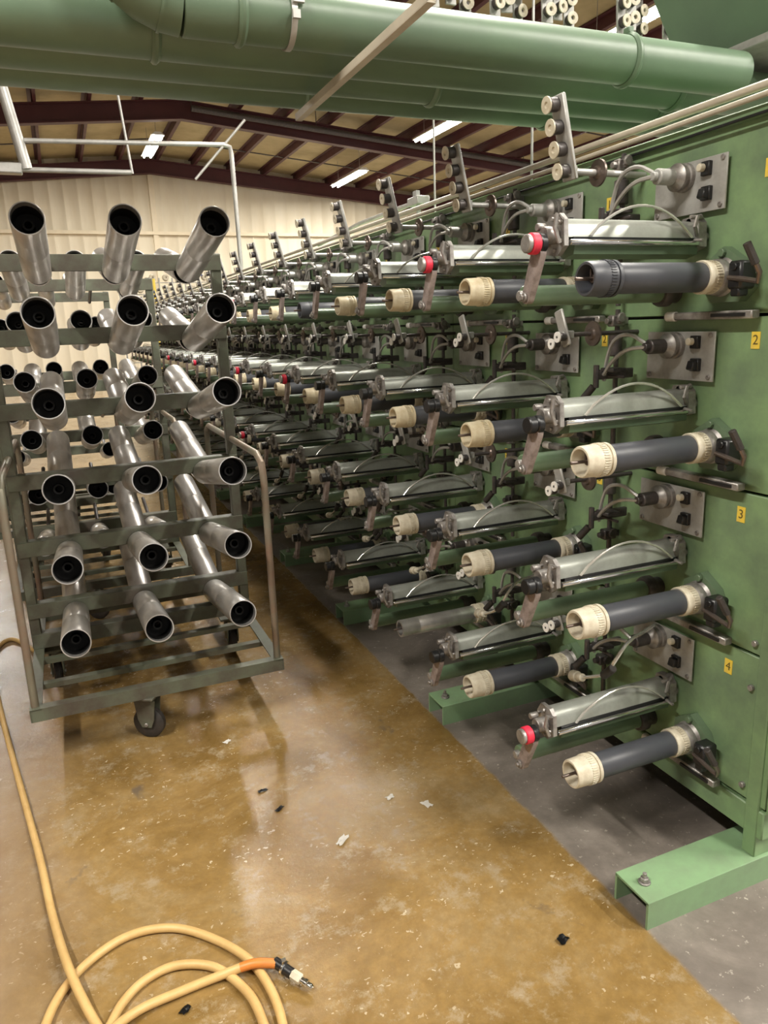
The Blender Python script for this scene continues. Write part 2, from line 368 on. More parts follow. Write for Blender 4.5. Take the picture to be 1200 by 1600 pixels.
# yellow number labels (tier numbers) on the panels
def text_mesh(s, size):
    cu = bpy.data.curves.new('txt', 'FONT'); cu.body = s; cu.size = size; cu.extrude = 0.0004; cu.align_x = 'CENTER'; cu.align_y = 'CENTER'
    o = bpy.data.objects.new('txt', cu); col.objects.link(o)
    dg = bpy.context.evaluated_depsgraph_get(); me = bpy.data.meshes.new_from_object(o.evaluated_get(dg)); bpy.data.objects.remove(o)
    me.materials.clear(); me.materials.append(M['ink']); return me
TX = [text_mesh(s, 0.036) for s in ('1', '2', '3', '4')]
TAGM = MB().box((0, 0, 0), (0.0015, 0.027, 0.044)).mesh('number_label', 'yellow')
RT = Matrix(((0, 0, -1), (-1, 0, 0), (0, 1, 0))).to_4x4()   # text plane -> faces -x, reads from the aisle
for c in range(12):
    for r_ in range(4):
        y = Y0+c*DY-0.10; z = ZR[r_]+[0.255, 0.29, 0.272, 0.277][r_]
        o = bpy.data.objects.new('number_label', TAGM); col.objects.link(o); o.parent = mach; o.location = (-0.001, y-YS, z)
        o['label'] = 'small yellow label with the number %d' % (r_+1)
        t = bpy.data.objects.new('printed_number', TX[r_]); col.objects.link(t); t.parent = o; t.matrix_local = Matrix.Translation((-0.001, 0, 0)) @ RT

# ---- repeated units, local origin = (face plane, column y, spindle height); -x points into the aisle
def spindle(kind):
    r = empty('winding_spindle'); KR = 0.70
    def rad(b, lim=-0.03):
        for v in b.bm.verts: v.co.y *= KR; v.co.z *= KR
        return b
    cap = {'ivory': 'ivory', 'tan': 'tan', 'dark': 'sleeve', 'metal': 'ivory'}[kind]
    b = MB(); b.cyl((-0.395, 0, 0), (-0.105, 0, 0), 0.054, 28); rad(b).build('sleeve', 'steel' if kind == 'metal' else 'sleeve', r)
    if kind == 'metal':
        b = MB(); b.lathe((-0.476, 0, 0), (0, 0, 0), [(0, 0.042), (0, 0.053), (0.083, 0.054), (0.083, 0.0), ], 28)
        rad(b).build('tube_end', 'steel', r)
    else:
        b = MB()
        b.lathe((-0.476, 0, 0), (0, 0, 0), [(0.05, 0), (0.05, 0.043), (0.004, 0.047), (0, 0.049), (0, 0.057), (0.004, 0.06), (0.05, 0.062), (0.07, 0.062), (0.07, 0.06), (0.074, 0.0585), (0.074, 0.064), (0.083, 0.064), (0.086, 0.05), (0.086, 0)], 32)
        n = 40
        for i in range(n):
            a = 2*PI*i/n
            b.box((-0.420, math.cos(a)*0.0625, math.sin(a)*0.0625), (0.016, 0.005, 0.004), rot=rotX(a))
        rad(b).build('end_cap', cap, r)
    b = MB(); b.cyl((-0.505, 0, 0), (-0.42, 0, 0), 0.0065, 10).cyl((-0.455, 0, 0), (-0.43, 0, 0), 0.016, 10)
    b.box((-0.45, 0, 0.012), (0.02, 0.006, 0.04)); rad(b).build('spindle_shaft', 'shaft', r)
    b = MB(); b.lathe((-0.110, 0, 0), (0, 0, 0), [(0, 0), (0, 0.06), (0.003, 0.062), (0.013, 0.062), (0.013, 0.057), (0.02, 0.057), (0.045, 0.061), (0.048, 0)], 28)
    for i in range(36):
        a = 2*PI*i/36; b.box((-0.078, math.cos(a)*0.060, math.sin(a)*0.060), (0.014, 0.004, 0.004), rot=rotX(a))
    rad(b).build('collar', 'sleeve' if kind == 'dark' and False else 'ivory', r)
    b = MB(); b.lathe((-0.064, 0, 0), (0, 0, 0), [(0, 0), (0, 0.06), (0.006, 0.066), (0.022, 0.067), (0.026, 0.06), (0.034, 0.072), (0.042, 0.072), (0.062, 0.06)], 28)
    rad(b).build('chuck', 'alu', r)
    b = MB(); b.prism([(-0.095, -0.03), (-0.06, 0.04), (0.0, 0.078), (0.06, 0.04), (0.065, -0.03), (0.03, -0.065), (-0.06, -0.065)], 'x', -0.03, -0.001)
    b.cyl((-0.03, 0.0, 0.062), (-0.042, 0.0, 0.062), 0.011, 8); b.build('mount_plate', 'green_roll', r)
    b = MB(); b.box((-0.055, -0.088, 0.0), (0.055, 0.045, 0.07), bev=0.006).box((-0.06, -0.088, -0.04), (0.035, 0.03, 0.025), bev=0.004)
    b.cyl((-0.07, -0.088, 0.02), (-0.088, -0.088, 0.02), 0.010, 8); b.build('latch_box', 'black', r)
    b = MB(); b.pipe([(-0.08, -0.07, -0.005), (-0.085, -0.12, -0.012), (-0.085, -0.165, -0.02), (-0.09, -0.172, 0.0), (-0.12, -0.16, 0.06)], 0.007, 8)
    cr = b.build('crank', 'shaft', r)
    MB().cyl((-0.1, -0.168, 0.02), (-0.125, -0.158, 0.07), 0.010, 8).build('handle', 'rubber', cr)
    # slotted slide bar under the spindle
    b = MB(); b.box((-0.025, 0.02, -0.098), (0.03, 0.27, 0.022), bev=0.003); sl = b.build('slide_bar', 'alu', r)
    MB().box((-0.042, -0.04, -0.098), (0.006, 0.11, 0.009)).build('slot', 'black', sl)
    b = MB(); b.cyl((-0.03, 0.155, -0.098), (-0.03, 0.19, -0.098), 0.014, 12); b.build('knob', 'white', sl)
    return r
def traverse(red):
    r = empty('traverse_unit')
    yc = 0.115; KR = 0.72
    def sc(b):
        for v in b.bm.verts: v.co.y = yc+(v.co.y-yc)*KR; v.co.z = 0.116+(v.co.z-0.105)*KR
        return b
    b = MB()
    b.prism([(yc-0.048, 0.092), (yc-0.040, 0.128), (yc-0.026, 0.150), (yc-0.004, 0.158), (yc+0.022, 0.156), (yc+0.042, 0.142), (yc+0.05, 0.118), (yc+0.05, 0.092)], 'x', -0.475, -0.035, True)
    sc(b).build('hood', 'cover', r)
    sc(MB().prism([(yc-0.052, 0.074), (yc-0.052, 0.0925), (yc+0.046, 0.0925), (yc+0.046, 0.074)], 'x', -0.455, -0.04)).build('yarn_slit', 'black', r)
    sc(MB().cyl((-0.47, yc-0.060, 0.073), (-0.05, yc-0.060, 0.073), 0.0105, 12)).build('guide_rod', 'chrome', r)
    b = MB(); b.prism([(yc-0.045, 0.035), (yc-0.052, 0.075), (yc+0.046, 0.075), (yc+0.05, 0.045), (yc+0.01, 0.022)], 'x', -0.45, -0.04); sc(b).build('under_tray', 'green_roll', r)
    b = MB()
    b.prism([(yc-0.062, 0.062), (yc-0.055, 0.15), (yc-0.03, 0.172), (yc+0.03, 0.172), (yc+0.055, 0.13), (yc+0.05, 0.04), (yc-0.02, 0.03)], 'x', -0.487, -0.474)
    for (dy, dz) in ((-0.045, 0.08), (-0.04, 0.14), (0.0, 0.155), (0.035, 0.13), (0.03, 0.07), (-0.01, 0.05)):
        b.cyl((-0.487, yc+dy, dz), (-0.496, yc+dy, dz), 0.007, 6)
    b.cyl((-0.487, yc-0.01, 0.10), (-0.525, yc-0.01, 0.10), 0.030, 14).cyl((-0.505, yc+0.02, 0.13), (-0.53, yc+0.02, 0.13), 0.014, 10)
    b.pipe([(-0.49, yc-0.055, 0.15), (-0.51, yc-0.06, 0.165), (-0.515, yc-0.058, 0.12), (-0.50, yc-0.058, 0.07)], 0.006, 6)
    sc(b).build('end_bracket', 'alu', r)
    b = MB(); b.prism([(yc-0.062, 0.062), (yc-0.055, 0.15), (yc-0.03, 0.175), (yc+0.03, 0.17), (yc+0.055, 0.1), (yc+0.03, 0.03)], 'x', -0.045, -0.018)
    b.cyl((-0.045, yc, 0.155), (-0.001, yc, 0.155), 0.016, 10).cyl((-0.03, yc-0.045, 0.168), (-0.07, yc-0.045, 0.168), 0.008, 8)
    b.cyl((-0.06, yc-0.06, 0.085), (-0.06, yc-0.10, 0.08), 0.006, 8).cyl((-0.03, yc-0.03, 0.10), (-0.001, yc-0.03, 0.10), 0.02, 10)
    b.pipe([(-0.05, yc-0.055, 0.10), (-0.07, yc-0.07, 0.13), (-0.055, yc-0.06, 0.17), (-0.03, yc-0.04, 0.175)], 0.006, 6)
    sc(b).build('wall_bracket', 'alu', r)
    pts = []
    for i in range(15):
        u = i/14; x_ = -0.405+0.335*u; z_ = 0.095+0.105*(math.sin(PI*min(1, u*1.02))**0.75 if u < 1 else 0)
        pts.append((x_, yc-0.058-0.004*math.sin(PI*u), max(0.095, z_)))
    sc(MB().pipe(pts, 0.0048, 7)).build('wire_bail', 'wire', r)
    # arm and pivot knob at the tip
    b = MB(); b.cyl((-0.525, yc-0.01, 0.092), (-0.545, yc-0.01, 0.092), 0.025, 16); b.build('pivot_ring', 'black', r)
    if red: MB().cyl((-0.5445, yc-0.01, 0.092), (-0.568, yc-0.01, 0.092), 0.0265, 16).build('tape_band', 'red', r, label='bright red tape')
    b = MB(); x1 = -0.568 if red else -0.545
    b.cyl((x1, yc-0.01, 0.092), (x1-0.012 if red else x1-0.025, yc-0.01, 0.092), 0.023, 16); b.build('pivot_cap', 'alu' if red else 'black', r)
    b = MB(); P0 = Vector((0, yc-0.005, 0.07)); P1 = Vector((0, yc+0.04, -0.035)); d = (P1-P0).normalized(); nn = Vector((0, -d.z, d.y))
    poly = []
    for i in range(9):
        a = PI*i/8; poly.append(P0+nn*0.021*math.cos(a)-d*0.021*math.sin(a))
    for i in range(9):
        a = PI*i/8; poly.append(P1-nn*0.017*math.cos(a)+d*0.017*math.sin(a))
    b.prism([(p.y, p.z) for p in poly], 'x', -0.545, -0.527)
    a_ = b.build('swing_arm', 'arm', r)
    b = MB(); b.cyl((-0.545, P1.y, P1.z), (-0.553, P1.y, P1.z), 0.013, 14).cyl((-0.553, P1.y, P1.z), (-0.560, P1.y, P1.z), 0.008, 6); b.build('bolt', 'alu', a_)
    return r
def roller():
    r = empty('drive_roller')
    MB().cyl((-0.525, 0.195, -0.03), (-0.055, 0.195, -0.03), 0.027, 24).build('roller_body', 'green_roll', r)
    b = MB(); b.lathe((-0.065, 0.195, -0.03), (0, 0.195, -0.03), [(0, 0), (0, 0.036), (0.01, 0.04), (0.03, 0.04), (0.035, 0.03), (0.064, 0.03), (0.064, 0)], 20)
    b.build('bearing', 'dark', r)
    MB().cyl((-0.54, 0.195, -0.03), (-0.52, 0.195, -0.03), 0.014, 10).build('shaft_end', 'alu', r)
    return r
def panel(top=False):
    r = empty('control_plate')
    b = MB(); b.box((-0.014, 0.15, 0.245), (0.005, 0.26, 0.138), bev=0.001); b.box((-0.006, 0.15, 0.245), (0.012, 0.2, 0.10)); pl = b.build('back_plate', 'plate', r)
    for (y, z) in ((0.035, 0.304), (0.035, 0.188), (0.265, 0.188)):
        MB().cyl((-0.016, y, z), (-0.021, y, z), 0.007, 10).build('screw', 'alu', pl)
    b = MB(); b.lathe((-0.017, 0.165, 0.275), (-0.2, 0.165, 0.275), [(0, 0.0), (0, 0.038), (0.012, 0.038), (0.014, 0.033), (0.024, 0.033), (0.026, 0.037), (0.034, 0.037), (0.04, 0.028), (0.05, 0.022), (0.05, 0)], 24)
    b.build('knurled_ring', 'alu', r)
    b = MB(); b.cyl((-0.06, 0.165, 0.275), (-0.12, 0.165, 0.275), 0.021, 20).cyl((-0.12, 0.165, 0.275), (-0.135, 0.165, 0.275), 0.012, 10); b.build('yarn_sensor', 'plate' if top else 'dark', r)
    b = MB(); b.box((-0.022, 0.085, 0.285), (0.014, 0.03, 0.036), bev=0.002); s1 = b.build('switch', 'black', r)
    MB().cyl((-0.028, 0.09, 0.287), (-0.044, 0.092, 0.287), 0.0105, 12).build('push_button', 'ivory', s1, label='round ivory push button')
    b = MB(); b.box((-0.022, 0.08, 0.222), (0.014, 0.032, 0.036), bev=0.002).box((-0.034, 0.08, 0.220), (0.02, 0.026, 0.026), rot=rotY(0.3), bev=0.003); b.build('switch', 'black', r)
    b = MB(); b.pipe([(-0.125, 0.17, 0.285), (-0.14, 0.22, 0.315), (-0.14, 0.29, 0.30), (-0.13, 0.33, 0.24), (-0.13, 0.34, 0.17)], 0.006, 6, 2); b.build('yarn_hook', 'galv', r)
    b = MB(); b.pipe([(-0.13, 0.165, 0.275), (-0.15, 0.22, 0.27), (-0.15, 0.28, 0.235), (-0.14, 0.33, 0.19)], 0.006, 6, 2); b.build('yarn_hook', 'galv', r)
    b = MB(); b.box((-0.09, 0.34, 0.19), (0.14, 0.016, 0.03), bev=0.003).cyl((-0.16, 0.34, 0.15), (-0.16, 0.34, 0.22), 0.009, 8).box((-0.12, 0.31, 0.205), (0.05, 0.06, 0.012), bev=0.002)
    b.cyl((-0.12, 0.26, 0.185), (-0.12, 0.34, 0.185), 0.005, 6); b.build('hook_bracket', 'dark', r)
    MB().cyl((-0.165, 0.345, 0.155), (-0.185, 0.37, 0.115), 0.012, 10).build('grip', 'rubber', r)
    return r
def valve_pipe():
    r = empty('vertical_valve_pipe')
    b = MB(); b.cyl((-0.035, 0.40, -0.06), (-0.035, 0.40, 0.385), 0.008, 8)
    b.build('pipe', 'dark', r)
    for z in (0.35, 0.10):
        b = MB(); b.box((-0.04, 0.40, z), (0.05, 0.03, 0.035), bev=0.004).cyl((-0.04, 0.37, z), (-0.04, 0.43, z), 0.011, 8).cyl((-0.06, 0.40, z), (-0.08, 0.40, z), 0.01, 8)
        b.cyl((-0.045, 0.365, z+0.01), (-0.045, 0.375, z+0.01), 0.016, 8).box((-0.012, 0.40, z), (0.022, 0.02, 0.02)); b.build('clamp', 'alu' if z > .3 else 'dark', r)
    b = MB(); b.cyl((-0.04, 0.40, 0.24), (-0.04, 0.40, 0.31), 0.022, 14); b.build('filter_bowl', 'dark', r)
    return r
def guide(tall):
    r = empty('yarn_guide_arm'); y = 0.345; z0 = 0.315
    MB().cyl((-0.27, y, z0), (-0.0, y, z0), 0.0095 if tall else 0.007, 10).build('support_rod', 'galv' if tall else 'dark', r)
    b = MB(); b.lathe((-0.185, y, z0), (0, y, z0), [(0, 0), (0, 0.016), (0.006, 0.020), (0.008, 0.037), (0.014, 0.038), (0.018, 0.020), (0.03, 0.015), (0.03, 0)], 26); b.build('disc', 'shaft', r)
    if tall:
        b = MB(); a = 0.42
        R = rotY(-a*0.55)
        b.box((-0.295, y, z0+0.085), (0.012, 0.062, 0.225), rot=R, bev=0.003); b.box((-0.28, y, z0), (0.05, 0.03, 0.03), bev=0.004)
        pl = b.build('guide_plate', 'plate', r)
        for i in range(4):
            c = Vector((-0.295, y, z0+0.085)) + R @ Vector((-0.005, 0, -0.085+0.058*i))
            b = MB(); dx = Vector((-1, 0, -0.12)).normalized()
            b.cyl(c, c+dx*0.030, 0.019, 14); pu = b.build('pulley', 'dark', r)
            b = MB(); b.lathe(c+dx*0.028, c+dx*0.05, [(0, 0.006), (0, 0.009), (0.006, 0.0225), (0.010, 0.0225), (0.010, 0.009), (0.006, 0.006), (0.0, 0.006)], 18)
            b.cyl(c+dx*0.026, c+dx*0.034, 0.007, 8); b.build('ceramic_ring', 'ivory', pu)
    else:
        b = MB(); b.box((-0.285, y, z0+0.02), (0.010, 0.040, 0.11), rot=rotX(-0.3) @ rotY(-0.1), bev=0.004).box((-0.27, y, z0), (0.04, 0.024, 0.024), bev=0.003); b.build('guide_plate', 'plate', r)
        for (dy, dz) in ((0.012, -0.025), (-0.018, -0.005)):
            b = MB(); c = Vector((-0.29, y+dy, z0+dz)); b.cyl(c, c+Vector((-0.02, 0, 0)), 0.013, 12); pu = b.build('pulley', 'dark', r)
            b = MB(); b.lathe(c+Vector((-0.02, 0, 0)), c+Vector((-0.05, 0, 0)), [(0, 0.004), (0, 0.008), (0.005, 0.016), (0.009, 0.016), (0.009, 0.004)], 16); b.build('ceramic_ring', 'white', pu)
    return r
def lever():
    r = empty('threading_lever')
    b = MB(); b.pipe([(-0.30, 0.20, 0.175), (-0.30, 0.12, 0.215), (-0.30, 0.07, 0.245), (-0.29, 0.04, 0.31), (-0.24, 0.05, 0.35), (-0.14, 0.10, 0.335), (-0.06, 0.14, 0.33)], 0.0055, 7, 1); b.build('lever_rod', 'wire', r)
    MB().cyl((-0.302, 0.083, 0.235), (-0.299, 0.045, 0.275), 0.013, 12).build('grip', 'rubber', r)
    b = MB(); b.cyl((-0.30, 0.235, 0.168), (-0.30, 0.205, 0.176), 0.018, 14).cyl((-0.30, 0.205, 0.176), (-0.30, 0.180, 0.184), 0.013, 12); b.build('knob', 'ivory', r)
    return r
TIER = ['top tier', 'second tier', 'third tier', 'bottom tier']
ORD = ['nearest', 'second', 'third', 'fourth', 'fifth', 'sixth', 'seventh', 'eighth', 'ninth', 'tenth', 'eleventh', 'twelfth', 'thirteenth', 'fourteenth', 'fifteenth', 'sixteenth', 'seventeenth', 'eighteenth', 'nineteenth', 'twentieth', 'farthest']
def where(r_, c): return '%s, %s column from near end' % (TIER[r_], ORD[c]) if 0 < c < 20 else '%s, %s column' % (TIER[r_], ORD[c])
PROTO = {}
def place(key, maker, r_, c, noun, lab, cat, group, dy=0, dz=0):
    if key not in PROTO: PROTO[key] = o = maker(); first = True
    else: o = copy_tree(PROTO[key])
    o.location = (FX, Y0+c*DY+dy, ZR[r_]+dz)
    if c < 9: L = '%s, %s' % (lab, where(r_, c))
    else: L = 'distant small %s, %s' % (noun, where(r_, c))
    tag(o, L, cat, group); return o
def spk(r_, c):
    if (r_, c) == (0, 0) or (r_, c) == (0, 4): return 'dark'
    if (r_, c) == (3, 2): return 'metal'
    if r_ == 0 or (r_ == 1 and c > 0): return 'tan'
    return 'ivory'
SPD = {'ivory': 'charcoal winding spindle with ivory end cap', 'tan': 'charcoal winding spindle with yellowed end cap', 'dark': 'charcoal winding spindle with dark hollow end', 'metal': 'bare metal winding spindle'}
REDS = {(0, 0), (0, 1), (3, 0), (1, 4), (0, 6), (0, 7), (2, 6), (1, 6), (1, 9), (2, 9), (0, 12), (1, 12)}
for c in range(NC):
    for r_ in range(4):
        k_ = spk(r_, c)
        place('s'+k_, lambda: spindle(k_), r_, c, 'winding spindle', SPD[k_], 'spindle', 'winding spindles')
        red = (r_, c) in REDS
        place('t%d' % red, lambda: traverse(red), r_, c, 'grey traverse hood', 'grey hood with wire bail' + (' and red tape' if red else ' and dark pivot'), 'traverse unit', 'traverse units')
        place('r', roller, r_, c, 'green drive roller', 'green drive roller under the grey hood', 'roller', 'drive rollers')
        place('p%d' % (r_ == 0), lambda: panel(r_ == 0), r_, c, 'grey control plate', 'grey plate with sensor and black switches', 'control plate', 'control plates')
        place('g%d' % (r_ == 0), lambda: guide(r_ == 0), r_, c, 'yarn guide arm', 'upright four-pulley plate' if r_ == 0 else 'short guide arm with disc', 'yarn guide', 'yarn guide arms')
        if c < 12:
            place('v', valve_pipe, r_, c, 'dark valve pipe', 'thin dark clamped pipe', 'pipe', 'vertical valve pipes')
        if c < 10 and r_ == 3:
            place('l', lever, r_, c, 'threading lever', 'bent wire lever with pale knob', 'lever', 'threading levers')

# conduits along the machine top
def cpipe(name, pts, r_, mat, label, cat='pipe', sm=0, seg=10, parent=None):
    o = MB().pipe(pts, r_, seg, sm).build(name, mat); tag(o, label, cat); return o
cpipe('conduit', [(1.66, 0.9, 2.165), (1.66, YE, 2.165)], 0.0105, 'cable', 'upper beige conduit running along the machine top edge', 'conduit')
cpipe('conduit', [(1.642, 1.05, 2.150), (1.642, 1.6, 2.134), (1.642, 2.6, 2.128), (1.642, 7, 2.130), (1.642, YE, 2.13)], 0.0075, 'cable', 'lower beige conduit sagging just under the upper one on the machine edge', 'conduit', 1)
cpipe('cable', [(1.652, 1.0, 2.11), (1.652, 1.6, 2.098), (1.652, 2.6, 2.092), (1.652, 7, 2.095), (1.652, YE, 2.095)], 0.004, 'black', 'thin black cable below the beige conduits on the machine edge', 'cable', 1)
for i in range(0, NC, 2):
    pass
# ------------------------------------------------------------------ overhead ducts
ZD = 2.448
def duct(name, y, x0, x1, r_, label, joints, elbow=False):
    root = empty(name, (x0, y, ZD)); tag(root, label, 'duct', 'green overhead ducts')
    b = MB(); n = 12
    if elbow:
        R = 0.17; pts = [(x0-R, y, ZD+R+0.9)]+[(x0-R+R*math.sin(PI/2*i/8)*1.0, y, ZD+R-R*math.sin(PI/2*i/8)*0 - R*(1-math.cos(PI/2*(1-i/8)))*0) for i in range(0)]
        pts = [(x0-R, y, ZD+1.2), (x0-R, y, ZD+R)]+[(x0-R*math.cos(PI/2*i/6), y, ZD+R-R*math.sin(PI/2*i/6)) for i in range(1, 6)]+[(x0, y, ZD)]
        MB().pipe([Vector(p)-Vector((x0, y, ZD)) for p in pts], r_, 28).build('elbow', 'green_duct', root)
        for i in (1, 3, 5):
            a = PI/2*i/6; p = Vector((-R*math.cos(a), 0, R-R*math.sin(a))); d = Vector((math.sin(a), 0, -math.cos(a)))
            MB().lathe(p-d*0.004, p+d*0.004, [(0, r_-0.002), (0, r_+0.003), (0.008, r_+0.003), (0.008, r_-0.002)], 28).build('seam_ring', 'green_duct', root)
    MB().cyl((0, 0, 0), (x1-x0, 0, 0), r_, 36).build('duct_body', 'green_duct', root)
    for xj in joints:
        x_ = xj-x0
        b = MB(); b.lathe((x_-0.012, 0, 0), (x_+1, 0, 0), [(0, r_-0.002), (0, r_+0.003), (0.008, r_+0.010), (0.016, r_+0.010), (0.024, r_+0.003), (0.024, r_-0.002)], 36)
        b.box((x_, -0.01, r_+0.012), (0.022, 0.03, 0.02), bev=0.003); b.build('clamp_band', 'green_duct', root)
duct('overhead_duct', 2.2, 0.40, 2.34, 0.072, 'nearest and highest green duct, with an elbow at the left', (0.55, 1.84), True)
duct('overhead_duct', 2.373, -2.5, 4.2, 0.078, 'second green duct, just behind the one with the elbow', (0.35, 2.2))
duct('overhead_duct', 2.555, -2.5, 4.2, 0.078, 'third green duct, between the second and the rearmost', (1.30, 2.28))
duct('overhead_duct', 2.74, -2.5, 4.2, 0.074, 'rearmost and lowest-looking green duct, in front of the roof lamps', (1.9, 0.9))
r = empty('duct_strap', (0.685, 2.2, 2.3)); 
b = MB(); b.lathe((-0.008, 0, 0.148), (1, 0, 0.148), [(0, 0.073), (0, 0.077), (0.016, 0.077), (0.016, 0.073)], 30); b.build('band', 'galv', r)
b = MB(); b.cyl((0, -0.045, 0.23), (0, -0.045, 0.9), 0.004, 6).box((0.01, -0.08, 0.17), (0.03, 0.012, 0.02)).box((0.0, -0.085, 0.13), (0.02, 0.012, 0.02)); b.build('hanger_rod', 'galv', r)
tag(r, 'grey hanger strap round the nearest green duct, top centre of the photo', 'strap')
# slotted strut along the aisle under the ducts
b = MB(); b.box((0.845, 2.15, 2.312), (0.022, 1.0, 0.004)).box((0.835, 2.15, 2.322), (0.003, 1.0, 0.020)).box((0.855, 2.15, 2.322), (0.003, 1.0, 0.020))
o = b.build('strut_channel', 'cable'); tag(o, 'beige metal strut hanging diagonally across the view in front of the green ducts', 'strut')
b = MB(); b.cyl((0.845, 2.46, 2.33), (0.845, 2.46, 3.4), 0.004, 6)
# hopper and bracket at top right
r = empty('green_hopper', (2.75, 2.3, 2.6)); tag(r, 'corner of a sloping green sheet-metal hopper at the top right', 'hopper')
b = MB(); bm = b.bm
lo = [(-0.29, -0.25, -0.02), (0.5, -0.25, -0.02), (0.5, 0.3, -0.02), (-0.29, 0.3, -0.02)]; hi = [(-0.52, -0.35, 0.5), (0.8, -0.35, 0.5), (0.8, 0.4, 0.5), (-0.52, 0.4, 0.5)]
A = [bm.verts.new(v) for v in lo]; B = [bm.verts.new(v) for v in hi]
for k_ in range(4): bm.faces.new((A[k_], A[(k_+1) % 4], B[(k_+1) % 4], B[k_]))
bm.faces.new(A); bm.faces.new(B); b.build('hopper_body', 'green_duct', r)
b = MB(); b.box((0.0, 0.02, -0.035), (0.66, 0.6, 0.03), bev=0.004); b.build('flange', 'plate', r)
b = MB(); b.box((-0.14, -0.24, -0.10), (0.10, 0.04, 0.11), bev=0.004).box((-0.06, -0.22, -0.09), (0.04, 0.02, 0.09)); b.build('bracket', 'dark', r)
# hanging guide strips
def strip():
    r = empty('guide_strip')
    MB().box((0, 0, 0.28), (0.055, 0.010, 0.60), bev=0.002).build('strip_plate', 'plate', r)
    for i in range(7):
        b = MB(); b.cyl((0, -0.004, 0.025+i*0.075), (0, -0.03, 0.025+i*0.075), 0.024, 12); p = b.build('pulley', 'dark', r)
        b = MB(); b.lathe((0, -0.03, 0.025+i*0.075), (0, -1, 0.025+i*0.075), [(0, 0.007), (0, 0.009), (0.004, 0.027), (0.009, 0.027), (0.009, 0.010), (0.0, 0.007)], 16); b.build('ceramic_ring', 'ivory', p)
    return r
XSTR = [1.62, 1.73, 1.83, 1.92, 2.01, 2.10, 2.19, 2.28, 2.38, 2.60, 2.70, 2.79, 2.88, 2.98, 3.16]
for i, x in enumerate(XSTR):
    if i == 0: st = strip(); o = st
    else: o = copy_tree(st)
    o.location = (x, 3.2+0.05*((i*7) % 3-1), 2.93+0.02*((i*5) % 3)); o.rotation_euler = (0, 0.05*((i*3) % 3-1), 0.25*((i*3) % 2)-0.1)
    tag(o, 'pulley strip hanging above the green ducts, %s from the left' % (['leftmost', 'second', 'third', 'fourth', 'fifth', 'sixth', 'seventh', 'eighth', 'ninth', 'tenth', 'eleventh', 'twelfth', 'thirteenth', 'fourteenth', 'rightmost'][i]), 'guide strip', 'pulley strips above the ducts')
o = MB().box((2.4, 3.33, 3.50), (2.2, 0.05, 0.05)).build('strip_rail', 'galv'); tag(o, 'grey rail above the photo that carries the pulley strips', 'rail')
# pipe frame hung over the aisle
Yp = 8.0
r = empty('hanging_pipe_frame', (0.8, Yp, 3.4)); tag(r, 'grey pipe frame hanging over the aisle below the roof beams, its drop pipe running down', 'pipe frame')
def pf(name, pts, rr=0.022, sm=0): MB().pipe([Vector(p)-Vector((0.8, Yp, 3.4)) for p in pts], rr, 10, sm).build(name, 'galv', r)
pf('cross_pipe', [(-0.10, Yp, 3.36), (1.76, Yp, 3.42), (1.82, Yp, 3.40), (1.83, Yp, 3.34), (1.84, Yp, 2.2)], 0.022)
pf('brace', [(1.99, Yp, 3.66), (1.45, Yp, 3.09)], 0.013)
pf('low_pipe', [(-1.2, Yp, 3.10), (0.85, Yp, 3.13)], 0.024)
pf('upright', [(-0.20, Yp, 6.6), (-0.17, Yp, 3.79), (-0.06, Yp, 3.12)], 0.05)
pf('hanger_rod', [(0.80, Yp, 6.6), (0.80, Yp, 3.86), (0.86, Yp, 3.12)], 0.012)
b = MB(); b.box((-0.2-0.8, 0, -0.28), (0.2, 0.12, 0.09), bev=0.01); b.build('clamp', 'galv', r)
# thin rods hanging from the roof on to the machine top
for (x, y, z, n_) in ((2.15, 4.2, 2.12, 'left'), (2.05, 3.05, 2.12, 'right')):
    o = MB().cyl((x, y, z), (x, y, 6.5), 0.006, 6).build('hanger_rod', 'galv'); tag(o, 'thin %s-hand rod hanging from the roof behind the pulley plates' % n_, 'rod')
r = empty('junction_box', (1.75, 3.6, 2.165)); b = MB(); b.box((0, 0, 0.06), (0.07, 0.12, 0.04), bev=0.004).cyl((0, 0, -0.025), (0, 0, 0.05), 0.012, 8).box((-0.02, -0.02, 0.09), (0.02, 0.04, 0.03)); b.build('box_body', 'plate', r)
MB().pipe([(0, 0.06, 0.06), (0, 0.8, 0.06), (0, 1.6, 0.02)], 0.012, 8).build('side_conduit', 'galv', r); tag(r, 'small pale junction box on the machine top with a conduit leading away', 'junction box')

